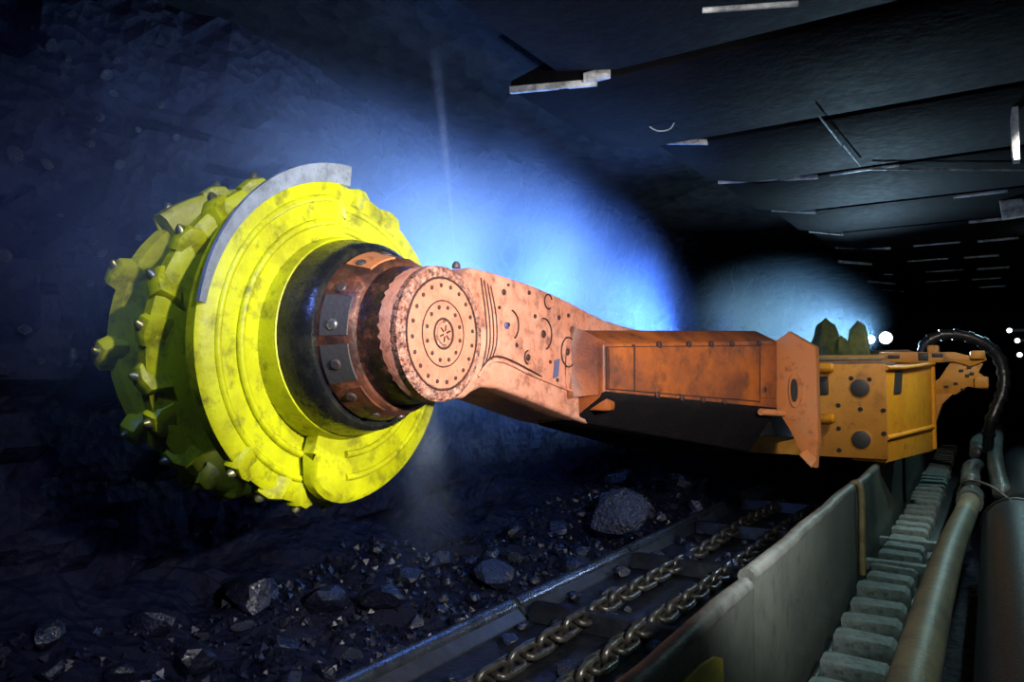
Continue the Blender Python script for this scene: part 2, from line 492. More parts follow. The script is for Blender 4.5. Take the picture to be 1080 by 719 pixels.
SWEEP = R(400)
make_vane(R(92), SWEEP, 0.004)
make_vane(R(250), SWEEP, 0.06)
# bare steel wear edge on the start of the upper vane
bm = bmesh.new()
rows = []
for i in range(31):
    s = i / 30 * (R(82) / SWEEP)
    rows.append([bm.verts.new(vane_point(R(90), s, SWEEP, r, dx)) for r, dx in ((0.765 - 0.03 * (1 - i / 30), 0.058), (0.80 + 0.03 * (1 - i / 30), 0.066), (0.80 + 0.03 * (1 - i / 30), 0.045), (0.765 - 0.03 * (1 - i / 30), 0.036))])
for a, b in zip(rows, rows[1:]):
    for k in range(4):
        bm.faces.new((a[k], a[(k + 1) % 4], b[(k + 1) % 4], b[k]))
bm.faces.new(rows[0][::-1]); bm.faces.new(rows[-1])
we = finish('wear_edge', bm, M['edge_steel'], drum, 40)
we['label'] = 'bare grey steel edge of the upper vane'

# raised spiral ribs welded on the vanes
for phi0, s0_, s1_ in ((R(92), 0.02, 0.5), (R(250), 0.05, 0.5)):
    for rad in (0.555, 0.665):
        pts = [vane_point(phi0, s0_ + (s1_ - s0_) * i / 60, SWEEP, rad + 0.03 * math.sin(i / 60 * 3.0), 0.048) for i in range(61)]
        tube('spiral_rib', M['yellow'], pts, 0.017, drum, 8)
# pick holders and picks, modelled at the origin: +z outwards, +x along the cutting direction
bm = bmesh.new()
prism_into(bm, [(-0.075, -0.045, -0.05), (0.075, -0.045, -0.05), (0.085, -0.045, 0.02), (0.06, -0.045, 0.062), (0.0, -0.045, 0.075), (-0.06, -0.045, 0.055)], (0, 0.09, 0), 0.02)
holder0 = finish('pick_holder', bm, M['yellow'], drum, 40)
bm = bmesh.new()
lathe_into(bm, (0.0, 0, 0.03), (0.55, 0, 0.83), [(0.0, 0.026), (0.03, 0.03), (0.04, 0.024), (0.06, 0.02), (0.075, 0.008)], 10)
pick0 = finish('pick', bm, M['pick_steel'], drum, 40)
first = [True]
def place_pick(a, x, r, tilt):
    out = Vector((0, math.cos(a), math.sin(a)))
    tang = Vector((0, math.sin(a), -math.cos(a)))       # leading direction
    side = out.cross(tang)
    m = Matrix((tang, side, out)).transposed().to_euler()
    loc = Vector((x, DY, DZ)) + out * r
    for src, nm in ((holder0, 'pick_holder'), (pick0, 'pick')):
        o = src if first[0] else share(src, nm, drum, loc)
        o.location = loc
        o.rotation_euler = m
        o.rotation_euler.rotate_axis('Z', tilt)
    first[0] = False
for phi0, s_from in ((R(92), 0.34), (R(250), 0.42)):
    k = 0
    s = s_from
    while s < 0.985:
        a = phi0 + SWEEP * s
        place_pick(a, X0 + (X1 - X0) * s ** 2.2 + 0.01, 0.745, 0.35 * (1 if k % 2 else -1))
        s += 0.038
        k += 1
for k in range(12):                                     # clearance ring at the coal side
    a = 2 * math.pi * k / 12 + 0.12
    place_pick(a, -3.38, 0.71, -0.6)
face_ring = lathe('face_plate', M['yellow'], (-3.34, DY, DZ), (-1, 0, 0), [(0.0, 0.70), (0.05, 0.72), (0.07, 0.70), (0.08, 0.2)], drum, 48)

# ------------------------------------------------------------------ coal shearer: ranging arm
AX = -2.03                                              # plane of its outer face
outline = []
c0 = (2.548, 1.887); RR = 0.30
for i in range(25):                                     # round head, from its top around the near side to the bottom
    a = R(62 + (288 - 62) * i / 24)
    outline.append((c0[0] + RR * math.cos(a), c0[1] + RR * math.sin(a)))
outline += [(2.74, 1.598), (2.80, 1.625), (2.889, 1.648), (3.02, 1.638), (3.138, 1.614), (3.33, 1.57), (3.52, 1.525), (3.74, 1.472), (3.97, 1.42), (4.5, 1.34), (5.0, 1.30),
            (5.0, 2.015), (4.6, 2.03), (4.24, 2.055), (4.0, 2.09), (3.74, 2.135), (3.5, 2.168), (3.32, 2.188), (3.15, 2.2), (2.97, 2.21), (2.80, 2.212)]
arm = prism('ranging_arm', M['arm'], [(AX, y, z) for y, z in outline], (-0.50, 0, 0), None, 0.022, 50)
arm['label'] = 'salmon orange ranging arm'
under(arm)

# rough cast rim around the cover, and the round cover with its bolts
rim = lathe('cover_rim', M['arm_rough'], (AX - 0.02, c0[0], c0[1]), (1, 0, 0), [(0, 0.298), (0.035, 0.298), (0.045, 0.285), (0.045, 0.245)], arm, 48)
cover = lathe('round_cover', M['cover'], (AX - 0.01, c0[0], c0[1]), (1, 0, 0), [(0, 0.243), (0.03, 0.243), (0.036, 0.236), (0.036, 0.15), (0.033, 0.146), (0.036, 0.142), (0.036, 0.07), (0.03, 0.067), (0.03, 0.05), (0.042, 0.046), (0.042, 0.001)], arm, 48)
def circle_groove(cx, cy, cz, r, t, a0=0, a1=360, parent=arm, name='groove', n=40, mat=None):
    pts = [(cx, cy + r * math.cos(R(a0 + (a1 - a0) * i / n)), cz + r * math.sin(R(a0 + (a1 - a0) * i / n))) for i in range(n + (0 if abs(a1 - a0) >= 360 else 1))]
    return tube(name, mat or M['groove'], pts, t, parent, 6, abs(a1 - a0) >= 360)
circle_groove(AX + 0.025, c0[0], c0[1], 0.246, 0.005)
circle_groove(AX + 0.026, c0[0], c0[1], 0.145, 0.003)
circle_groove(AX + 0.026, c0[0], c0[1], 0.066, 0.005)
bm = bmesh.new(); lathe_into(bm, (0, 0, 0), (1, 0, 0), [(0, 0.0095), (0.008, 0.0095), (0.01, 0.005)], 8)
bolt0 = finish('cover_bolt', bm, M['groove'], arm, 40)
bl = [(0.212, 20, 0.1), (0.118, 12, 0.3)]
done = False
for r, n, ph in bl:
    for k in range(n):
        a = ph + 2 * math.pi * k / n
        loc = (AX + 0.022, c0[0] + r * math.cos(a), c0[1] + r * math.sin(a))
        if not done: bolt0.location = loc; done = True
        else: share(bolt0, 'cover_bolt', arm, loc)
# medallion marks in the centre
for a in (20, 80, 140, 200, 260, 320):
    p = [(AX + 0.033, c0[0] + rr * math.cos(R(a)), c0[1] + rr * math.sin(R(a))) for rr in (0.012, 0.038)]
    tube('medallion_spoke', M['groove'], p, 0.004, arm, 6)

# small fittings on the flat of the arm
def disc(y, z, r, mat, name, t=0.012, x=AX):
    return lathe(name, mat, (x - 0.004, y, z), (1, 0, 0), [(0, r), (t * 0.7, r), (t, r * 0.8)], arm, 16)
for y, z, r in ((3.10, 1.96, 0.012), (3.36, 2.02, 0.012), (3.29, 1.80, 0.018), (3.06, 2.12, 0.016), (3.30, 2.14, 0.012), (3.62, 2.03, 0.014), (3.73, 2.05, 0.012),
                (3.18, 1.86, 0.011), (3.45, 1.93, 0.022), (3.72, 1.84, 0.02), (3.1, 2.16, 0.008), (3.02, 2.04, 0.009), (3.52, 1.78, 0.01), (3.6, 1.68, 0.012), (3.85, 1.72, 0.012), (3.40, 1.70, 0.01)):
    disc(y, z, r, M['groove'], 'plug')
for y, z in ((3.085, 1.955),):
    disc(y, z, 0.018, painted('blue_plug', (0.07, 0.08, 0.2), 0.4), 'blue_plug')
for y, z, r, a0, a1 in ((3.12, 1.96, 0.075, -60, 80), (3.45, 1.93, 0.085, -70, 100), (3.73, 1.84, 0.085, 40, 330), (3.29, 1.80, 0.035, 90, 260), (3.5, 2.11, 0.04, 20, 300)):
    circle_groove(AX + 0.004, y, z, r, 0.0045, a0, a1, arm, 'groove', 20)
prism('name_plate', painted('blue_grey_label', (0.10, 0.11, 0.2), 0.4), [(AX, 3.55, 1.69), (AX, 3.60, 1.70), (AX, 3.62, 1.80), (AX, 3.57, 1.79)], (0.008, 0, 0), arm, 0.0)
# curved gouges running along the edge of the rim and the raised lower edge of the arm
for k in range(4):
    tube('groove', M['groove'], smooth_path([(AX + 0.003, 2.86 + 0.028 * k, 2.17 - 0.01 * k), (AX + 0.003, 2.90 + 0.03 * k, 2.0), (AX + 0.003, 2.91 + 0.028 * k, 1.86), (AX + 0.003, 2.87 + 0.022 * k, 1.73 + 0.01 * k)], 5), 0.0035, arm, 5)
tube('lower_ridge', M['arm'], smooth_path([(AX + 0.004, 2.84, 1.70), (AX + 0.006, 2.92, 1.765), (AX + 0.006, 3.05, 1.775), (AX + 0.006, 3.3, 1.715), (AX + 0.006, 3.55, 1.66), (AX + 0.004, 3.85, 1.60)], 6), 0.008, arm, 8)
tube('groove', M['groove'], smooth_path([(AX + 0.004, 2.86, 1.725), (AX + 0.006, 2.93, 1.785), (AX + 0.006, 3.05, 1.795), (AX + 0.006, 3.3, 1.735), (AX + 0.006, 3.42, 1.70)], 6), 0.005, arm, 5)
# nozzle on top of the head, and one below
lathe('spray_nozzle', M['bolt'], (-2.06, 2.71, 2.20), (0, 0, 1), [(0, 0.02), (0.015, 0.02), (0.03, 0.01)], arm, 10)

# gearbox neck, bolted ring and black seal ring between arm and drum
lathe('gearbox_neck', M['darkneck'], (-2.04, DY, DZ), (-1, 0, 0), [(0, 0.275), (0.05, 0.30), (0.10, 0.305), (0.18, 0.315), (0.22, 0.34)], arm, 48)
hub = lathe('hub_ring', M['brown'], (-2.22, DY, DZ), (-1, 0, 0), [(0, 0.33), (0.02, 0.355), (0.13, 0.388), (0.2, 0.392)], arm, 48)
lathe('seal_ring', M['blackring'], (-2.38, DY, DZ), (-1, 0, 0), [(0, 0.38), (0.0, 0.415), (0.02, 0.435), (0.07, 0.445), (0.12, 0.462), (0.16, 0.466)], arm, 64)
def on_hub(a, r, x, name, mat, rad, t):
    o = Vector((0, math.cos(a), math.sin(a)))
    ax = (o + Vector((0.28, 0, 0))).normalized()
    return lathe(name, mat, Vector((x, DY, DZ)) + o * r, ax, [(0, rad), (t * 0.8, rad), (t, rad * 0.75)], arm, 12)
for k in range(14):
    a = R(98 + 360 / 14 * k)
    on_hub(a, 0.362, -2.305, 'hub_bolt', M['boltbright'] if k == 3 else M['bolt'], 0.024, 0.022)
# steel cover segments on the hub ring
def ring_seg(name, mat, a0, a1, x0, x1, r0, r1, t, parent):
    bm = bmesh.new()
    n = 10
    rows = []
    for i in range(n + 1):
        a = R(a0 + (a1 - a0) * i / n)
        c, s = math.cos(a), math.sin(a)
        rows.append([bm.verts.new((x, DY + r * c, DZ + r * s)) for x, r in ((x0, r0), (x0, r0 + t), (x1, r1 + t), (x1, r1))])
    for p, q in zip(rows, rows[1:]):
        for k in range(4):
            bm.faces.new((p[k], p[(k + 1) % 4], q[(k + 1) % 4], q[k]))
    bm.faces.new(rows[0][::-1]); bm.faces.new(rows[-1])
    return finish(name, bm, mat, parent, 40)
for a0, a1, mt in ((155, 182, 'plug'), (188, 214, 'plug'), (100, 128, 'plate'), (220, 250, 'brown'), (40, 70, 'brown')):
    ring_seg('hub_segment', M[mt], a0, a1, -2.235, -2.36, 0.342, 0.378, 0.014, arm)

# motor housing standing proud of the arm, bent towards the walkway
A_t = Vector((-1.845, 3.81, 1.885)); A_b = Vector((-1.85, 3.82, 1.605))
B_t = Vector((-1.326, 5.685, 1.962)); B_b = Vector((-1.34, 5.70, 1.455))
dirn = (B_t - A_t).normalized()
nrm = Vector((dirn.y, -dirn.x, 0)).normalized()         # out of the long panel
def quad_prism(name, mat, pts, depth, parent, bev=0.0):
    return prism(name, mat, pts, depth, parent, bev, 40)
sec = lambda P_t, P_b, back: [P_t, P_t + Vector((-0.16, 0.03, 0.085)), P_t + Vector((-back, 0.1, 0.07)), P_b + Vector((-back, 0.1, -0.42)), P_b + Vector((-0.22, 0.05, -0.33)), P_b + Vector((-0.02, 0.0, -0.03))]
bm = bmesh.new()
s0 = sec(A_t, A_b, 0.5); s1 = sec(B_t, B_b, 1.0)
s0[3].z = 1.40; s0[4].z = 1.44
s0.insert(0, A_b); s1.insert(0, B_b)
va = [bm.verts.new(p) for p in s0]; vb = [bm.verts.new(p) for p in s1]
n = len(va)
bm.faces.new(va); bm.faces.new(vb[::-1])
for i in range(n): bm.faces.new((va[i], vb[i], vb[(i + 1) % n], va[(i + 1) % n]))
bmesh.ops.recalc_face_normals(bm, faces=bm.faces)
bmesh.ops.bevel(bm, geom=list(bm.edges), offset=0.012, segments=2, profile=0.5, affect='EDGES')
bm.faces.ensure_lookup_table()
bmesh.ops.recalc_face_normals(bm, faces=bm.faces)
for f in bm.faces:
    if f.normal.z < -0.12: f.material_index = 1  # faces that point down get the near-black material
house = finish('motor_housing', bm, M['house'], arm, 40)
house.data.materials.append(M['near_black'])
house['label'] = 'rusty orange motor housing'
# scooped wedge where the housing grows out of the arm
bm = bmesh.new()
W = [Vector((AX - 0.05, 3.92, 2.02)), Vector((AX + 0.005, 3.60, 1.95)), Vector((AX + 0.005, 3.60, 1.62)), Vector((AX - 0.05, 3.95, 1.50)), A_b + Vector((0, 0.03, -0.02)), A_t + Vector((0, 0.03, 0.0))]
bm.free()
wed = bmesh.new()
rows = []
for i in range(9):
    t = i / 8
    e = t ** 2.2
    top = Vector((AX + 0.002 + (A_t.x - AX) * e, 3.76 + (A_t.y + 0.02 - 3.76) * t, 1.99 - 0.09 * t + 0.03 * math.sin(t * math.pi)))
    bot = Vector((AX + 0.002 + (A_b.x - AX) * e, 3.72 + (A_b.y + 0.02 - 3.72) * t, 1.57 + 0.03 * t))
    mid = (top + bot) / 2 + Vector((-0.06 * math.sin(t * math.pi), -0.05 * (1 - t), 0))
    rows.append([wed.verts.new(p) for p in (top, (top + mid) / 2 + Vector((0, -0.012 * (1 - t), 0)), mid, (bot + mid) / 2 + Vector((0, -0.012 * (1 - t), 0)), bot, bot + Vector((-0.12, 0.1, 0)), top + Vector((-0.12, 0.1, 0)))])
for a, b in zip(rows, rows[1:]):
    for k in range(7): wed.faces.new((a[k], a[(k + 1) % 7], b[(k + 1) % 7], b[k]))
wed.faces.new(rows[0][::-1]); wed.faces.new(rows[-1])
finish('scooped_fairing', wed, M['house'], arm, 60)

def on_panel(u, v, out=0.0):
    """u along the long panel 0..1, v up it 0..1"""
    t = A_t + (B_t - A_t) * u
    b = A_b + (B_b - A_b) * u
    return b + (t - b) * v + nrm * out
def panel_plate(name, mat, u0, u1, v0, v1, t0=-0.004, t1=0.012, bev=0.004):
    return prism(name, mat, [on_panel(u0, v0, t0), on_panel(u1, v0, t0), on_panel(u1, v1, t0), on_panel(u0, v1, t0)], nrm * (t1 - t0), arm, bev, 40)
panel_plate('access_panel', M['house'], 0.02, 0.86, 0.10, 0.93)
panel_plate('corner_panel', M['house'], 0.875, 0.985, 0.16, 0.93)
for u0, u1, v0, v1 in ((0.012, 0.868, 0.085, 0.105), (0.012, 0.868, 0.925, 0.945), (0.862, 0.872, 0.08, 0.95), (0.008, 0.016, 0.085, 0.945)):
    panel_plate('panel_seam', M['groove'], u0, u1, v0, v1, -0.002, 0.004, 0)
panel_plate('panel_seam', M['groove'], 0.13, 0.137, 0.1, 0.98, 0.0, 0.014, 0)
for u, v in ((0.26, 0.97), (0.42, 0.97), (0.55, 0.97), (0.68, 0.97), (0.86, 0.97), (0.25, 0.06), (0.38, 0.05), (0.5, 0.05), (0.63, 0.05), (0.9, 0.28)):
    lathe('panel_bolt', M['groove'], on_panel(u, v, 0.0), nrm, [(0, 0.022), (0.014, 0.022), (0.02, 0.012)], arm, 10)
# near-black lower chamfer strip and a lug under the corner
tube('lift_lug', M['plate'], [on_panel(0.86, -0.06, 0.02), on_panel(1.0, -0.05, 0.05)], 0.025, arm, 8)
box('lower_lug', M['house'], -1.99, -1.85, 3.86, 3.98, 1.50, 1.58, arm, 0.02)

# hinge plate: pentagon with an eye, standing across the end of the housing
HP0 = Vector((-1.345, 5.70, 0)); hd = Vector((0.965, -0.262, 0))
hz = [(-0.02, 1.955), (0.105, 2.03), (0.305, 1.912), (0.31, 1.25), (0.285, 1.05), (0.22, 1.075), (0.10, 1.31), (0.0, 1.46)]
bm = bmesh.new()
ptsA = [HP0 + hd * s + Vector((0, 0, z)) for s, z in hz]
hn = Vector((-hd.y, hd.x, 0))                           # away from the camera along the machine
prism_into(bm, ptsA, hn * 0.06, 0.006)
hplate = finish('hinge_plate', bm, M['plate'], arm, 40)
hplate['label'] = 'pale orange hinge plate with an oval eye'
def oval(name, mat, cs, cz, rs, rz, off0, off1, parent):
    pts = [HP0 + hd * (cs + rs * math.cos(2 * math.pi * i / 24)) + Vector((0, 0, cz + rz * math.sin(2 * math.pi * i / 24))) + hn * off0 for i in range(24)]
    return prism(name, mat, pts, hn * (off1 - off0), parent, 0, 40)
oval('eye_rim', M['plate'], 0.155, 1.60, 0.05, 0.125, -0.016, 0.01, arm)
oval('eye_hole', M['hole'], 0.15, 1.60, 0.028, 0.085, -0.020, 0.012, arm)
# torn lower lip of the hinge plate
prism('torn_lip', M['plate'], [HP0 + hd * s + Vector((0, 0, z)) - hn * o for s, z, o in ((0.20, 1.13, 0.05), (0.285, 1.05, 0.05), (0.30, 1.10, 0.0), (0.23, 1.16, 0.0))], (0, 0.0, 0.02), arm, 0.004)
# dark link under the arm joining it to the body
prism('arm_link', M['near_black'], [(-1.45, 5.75, 1.25), (-1.45, 7.1, 1.15), (-1.45, 7.1, 1.72), (-1.45, 5.75, 1.9)], (-0.7, 0, 0), arm, 0.02)

# ------------------------------------------------------------------ coal shearer: body
BX0, BX1, BY0, BY1, BZ0, BZ1 = -2.30, -0.765, 7.12, 12.6, 0.99, 1.79
body = box('machine_body', M['bodyy'], BX0, BX1, BY0 + 0.03, BY1, BZ0, BZ1, None, 0.02)
body['label'] = 'amber painted machine body'
under(body)
endp = box('end_plate', M['bodyy'], BX0, BX1 + 0.005, BY0 - 0.02, BY0 + 0.04, BZ0 - 0.005, BZ1 + 0.02, body, 0.012)
def on_end(x, z, r, name, mat, t=0.012):
    return lathe(name, mat, (x, BY0 - 0.016, z), (0, -1, 0), [(0, r), (t * 0.7, r), (t, r * 0.85)], body, 20)
for z in (1.60, 1.15):
    on_end(-0.965, z, 0.092, 'port_rim', M['bodyy'], 0.010)
    on_end(-0.965, z, 0.078, 'port_plug', M['plug'], 0.018)
for x, z in ((-1.145, 1.445), (-0.965, 1.415), (-0.785, 1.41), (-1.145, 1.24), (-0.785, 1.21), (-1.145, 1.05), (-1.035, 1.685), (-0.89, 1.675)):
    on_end(x, z, 0.02, 'end_bolt', M['hole'], 0.01)
box('slot', M['hole'], -1.33, -1.22, BY0 - 0.035, BY0 + 0.01, 1.53, 1.70, body, 0.02)
for z in (1.775, 1.33):
    lathe('hinge_pin', M['bodybright'], (-1.36, BY0 - 0.10, z), (1, 0, 0), [(0, 0.045), (0.18, 0.045), (0.2, 0.03)], body, 16)
# deck plates and pipes on top
box('deck_plate', M['deck'], BX0 + 0.1, BX1 - 0.03, BY0 + 0.02, BY0 + 2.3, BZ1, BZ1 + 0.05, body, 0.01)
box('deck_plate', M['deck'], BX0 + 0.2, BX1 - 0.1, BY0 + 2.4, BY1 - 0.2, BZ1, BZ1 + 0.09, body, 0.01)
for k, (z, y) in enumerate(((1.86, 7.25), (1.875, 7.42), (1.89, 7.60))):
    tube('deck_pipe', M['strap'] if k != 1 else M['bodyy'], [(-1.7, y + 0.05, z), (-1.2, y, z), (-0.80, y - 0.02, z - 0.005)], 0.018, body, 8)
# bright slanted side cover leaning out over the spill plate
SP0 = Vector((-0.765, 7.13, 0)); SP1 = Vector((-0.49, 8.55, 0))
sd = (SP1 - SP0).normalized(); sn = Vector((sd.y, -sd.x, 0))
side = prism('side_cover', M['bodybright'], [SP0 + Vector((0, 0, 0.96)), SP1 + Vector((0, 0, 0.96)), SP1 + Vector((0, 0, 1.83)), SP0 + Vector((0, 0, 1.775))], -sn * 0.3, body, 0.014)
side['label'] = 'bright amber slanted side cover'
def on_side(s, z, out=0.0):
    return SP0 + (SP1 - SP0) * s + Vector((0, 0, z)) + sn * out
prism('cover_slot', M['hole'], [on_side(0.14, 1.55, -.002), on_side(0.27, 1.55, -.002), on_side(0.31, 1.75, -.002), on_side(0.18, 1.75, -.002)], sn * 0.012, body, 0.0)
tube('cover_edge', M['bodybright'], [on_side(0.0, 1.775, 0.01), on_side(0.3, 1.78, 0.02), on_side(0.6, 1.80, 0.02), on_side(1.0, 1.83, 0.01)], 0.02, body, 8)
tube('cover_rib', M['bodybright'], [on_side(0.0, 1.17, 0.0), on_side(1.0, 1.2, 0.0)], 0.022, body, 8)
tube('cover_rib', M['bodybright'], [on_side(0.97, 0.98, 0.0), on_side(0.98, 1.8, 0.0)], 0.028, body, 8)

# slotted bracket over the spill plate, traced across the machine at its own distance
BYP = 8.62
def bracket(name, mat, pts, y0, t, bev=0.008):
    return prism(name, mat, [(x, y0, z) for x, z in pts], (0, t, 0), body, bev)
up_pl = [(-0.98, 1.955), (-0.30, 1.945), (-0.16, 1.90), (-0.05, 1.95), (-0.03, 1.86), (-0.16, 1.80), (-0.30, 1.845), (-0.66, 1.835), (-0.98, 1.86)]
upper = bracket('slotted_bar', M['bodyy'], up_pl, BYP, 0.10)
for x0, x1, z0, z1 in ((-0.90, -0.79, 1.885, 1.925), (-0.62, -0.53, 1.86, 1.945), (-0.50, -0.40, 1.895, 1.935)):
    box('bar_slot', M['hole'], x0, x1, BYP - 0.008, BYP + 0.02, z0, z1, body, 0.006)
lowb = [(-0.34, 1.845), (-0.06, 1.83), (-0.10, 1.74), (-0.03, 1.68), (-0.03, 1.57), (-0.20, 1.60), (-0.30, 1.52), (-0.50, 1.50), (-0.56, 1.60), (-0.44, 1.68)]
bracket('bracket_gusset', M['bodyy'], lowb, BYP + 0.03, 0.16)
bracket('bracket_foot', M['bodyy'], [(-0.50, 1.52), (-0.32, 1.53), (-0.42, 1.42), (-0.49, 1.2), (-0.58, 1.0), (-0.60, 1.3)], BYP + 0.02, 0.14)
for x, z in ((-0.25, 1.76), (-0.18, 1.79), (-0.20, 1.71), (-0.13, 1.66), (-0.30, 1.63), (-0.24, 1.57), (-0.38, 1.60), (-0.16, 1.73)):
    box('bracket_bolt', M['hole'], x - 0.018, x + 0.02, BYP + 0.012, BYP + 0.05, z - 0.012, z + 0.014, body, 0.004)
box('bracket_block', M['bodyy'], -0.14, -0.02, BYP - 0.03, BYP + 0.2, 1.585, 1.70, body, 0.015)
box('bracket_block', M['bodyy'], -0.17, -0.04, BYP - 0.05, BYP + 0.1, 1.87, 1.955, body, 0.02)
box('rear_bracket', M['bodyy'], -0.56, -0.45, BYP + 0.3, BYP + 0.42, 1.85, 2.03, body, 0.02)
box('rear_box', M['deck'], -1.6, -0.75, 9.3, 12.2, 1.85, 2.0, body, 0.02)

# ------------------------------------------------------------------ lamps on supports and machine, added fill lamps among them
def work_or_fill_lamp(loc, aim, colour, watts, ang, blend, rad, label, lens='lens'):
    root = empty('support_or_fill_lamp', loc)
    d = (Vector(aim) - Vector(loc)).normalized()
    tag(root, label, 'lamp')
    q = d.to_track_quat('-Z', 'Y').to_euler()
    bm = bmesh.new()
    lathe_into(bm, (0, 0, 0.12), (0, 0, -1), [(0, 0.05), (0.02, 0.07), (0.10, 0.08), (0.12, 0.085), (0.12, 0.07), (0.10, 0.066)], 20)
    h = finish('housing', bm, M['lamp_housing'], root, 40); h.rotation_euler = q
    bm = bmesh.new(); lathe_into(bm, (0, 0, 0.018), (0, 0, -1), [(0, 0.066), (0.006, 0.06), (0.01, 0.02)], 20)
    l = finish('lens', bm, M[lens], root, 40); l.rotation_euler = q
    if loc[2] > 3: box('bracket', M['lamp_housing'], -0.02, 0.02, -0.02, 0.02, 0.05, 3.5 - loc[2], root, 0.004)
    else: box('bracket', M['lamp_housing'], 0.06, 0.86 - loc[0], -0.02, 0.02, -0.02, 0.02, root, 0.004)
    ld = bpy.data.lights.new('lamp_light', 'SPOT')
    ld.energy = watts; ld.color = colour; ld.spot_size = R(ang); ld.spot_blend = blend; ld.shadow_soft_size = rad
    lo = bpy.data.objects.new('lamp_light', ld); COL.objects.link(lo); lo.parent = root
    lo.location = d * 0.03; lo.rotation_euler = q
    return root
LL = ['round work lamp on a support leg beside the walkway, aimed at the arm',
      'added round fill lamp under the canopy just above the walkway, aimed at the drum',
      'added round lamp near the canopy tips, brightening the strips along their row',
      'round work lamp under the canopy, aimed at the amber machine body',
      'round cool lamp under the canopy beyond the slotted bracket, aimed back along the hose',
      'added round greenish fill lamp under the canopy, brightening the spill plate and rack',
      'farthest round cool lamp under the canopies, lighting the cable loop',
      'added round blue lamp near the canopy tip, standing for ambient light on the coal face']
for a, lb in zip(LAMPS, LL):
    work_or_fill_lamp(*a, lb)

def machine_lamp(loc, aim, colour, watts, ang, name, label_part, lens='lens_blue', size=0.06, spot=True):
    """floodlight on the machine; parts of the body"""
    d = (Vector(aim) - Vector(loc)).normalized()
    q = d.to_track_quat('-Z', 'Y').to_euler()
    bm = bmesh.new()
    lathe_into(bm, (0, 0, 0.11), (0, 0, -1), [(0, size * 0.6), (0.03, size), (0.11, size * 1.1), (0.11, size * 0.95), (0.095, size * 0.9)], 18)
    h = finish(name, bm, M['lamp_housing'], body, 40, loc, q)
    bm = bmesh.new(); lathe_into(bm, (0, 0, 0.012), (0, 0, -1), [(0, size * 0.9), (0.012, size * 0.75), (0.018, size * 0.2)], 18)
    l = finish('lamp_lens', bm, M[lens], body, 40, loc, q)
    ld = bpy.data.lights.new('flood_light', 'SPOT' if spot else 'POINT')
    ld.energy = watts; ld.color = colour; ld.shadow_soft_size = size
    if spot: ld.spot_size = R(ang); ld.spot_blend = 0.8
    lo = bpy.data.objects.new('flood_light', ld); COL.objects.link(lo); lo.parent = body
    lo.location = Vector(loc) + d * 0.03; lo.rotation_euler = q
    return h
# blue floods shining into the spray, more of them added to spread the glow
machine_lamp((-2.72, 3.9, 1.75), (-3.4, 2.7, 2.8), BLUE, 360, 115, 'flood_or_fill_lamp', None)
machine_lamp((-2.72, 5.1, 1.65), (-3.5, 4.7, 2.6), BLUE, 640, 130, 'flood_or_fill_lamp', None)
machine_lamp((-2.5, 6.9, 1.95), (-3.3, 6.2, 2.9), BLUE, 700, 120, 'flood_or_fill_lamp', None)
machine_lamp((-2.4, 8.7, 2.1), (-3.3, 7.4, 2.5), BLUE, 240, 110, 'flood_or_fill_lamp', None)  # added flood, filling the dark gap in the mist
machine_lamp((-1.38, 6.92, 1.12), (-3.2, 5.2, 0.3), (0.45, 0.6, 1.0), 45, 90, 'flood_or_fill_lamp', None)  # added lamp, hidden from view, brightening coal under the arm
machine_lamp((-2.2, 7.9, 2.05), (-2.35, 3.0, 2.15), (0.6, 0.68, 1.0), 800, 40, 'flood_or_fill_lamp', None)
machine_lamp((-1.35, 11.0, 2.2), (-1.9, 9.0, 2.3), (0.45, 0.75, 1.0), 520, 160, 'flood_or_fill_lamp', None)
# white headlamp facing the camera on the deck
machine_lamp((-0.95, 8.95, 2.12), (-0.3, 4.0, 2.0), (0.9, 0.95, 1.0), 6, 120, 'head_lamp', None, 'lens', 0.07)

# ------------------------------------------------------------------ olive bundles on the deck
def bundle(loc, h, w, label, seed):
    rng = random.Random(seed)
    bm = bmesh.new()
    prev = None
    n, m = 14, 18
    rows = []
    for i in range(n + 1):
        t = i / n
        r = w * (1 - 0.55 * t ** 1.6) * (1 if t < 0.86 else max(0.08, (1 - t) / 0.14))
        row = []
        for k in range(m):
            a = 2 * math.pi * k / m
            f = 1 + 0.22 * math.sin(a * 4 + seed + 1.5 * t) + 0.12 * noise.noise(Vector((math.cos(a) * 2, math.sin(a) * 2, t * 4 + seed)))
            row.append(bm.verts.new((r * f * math.cos(a), r * f * math.sin(a), h * t + 0.02 * math.sin(3 * a))))
        rows.append(row)
    for a, b in zip(rows, rows[1:]):
        for k in range(m): bm.faces.new((a[k], a[(k + 1) % m], b[(k + 1) % m], b[k]))
    bm.faces.new(rows[0][::-1]); bm.faces.new(rows[-1])
    o = finish('tarpaulin_bundle', bm, M['olive'], None, 60, loc)
    tag(o, label, 'bundle', 'olive bundles on the machine deck')
    return o
bundle((-1.52, 8.75, 1.87), 0.46, 0.15, 'dark olive pointed bundle on the machine deck, the one nearer the hinge plate', 1)
bundle((-1.22, 8.90, 1.87), 0.43, 0.13, 'dark olive pointed bundle on the machine deck, the one nearer the white lamp', 4)
bundle((-1.36, 8.70, 1.87), 0.26, 0.09, 'low yellowish olive bundle squeezed between the two tall pointed bundles', 7)

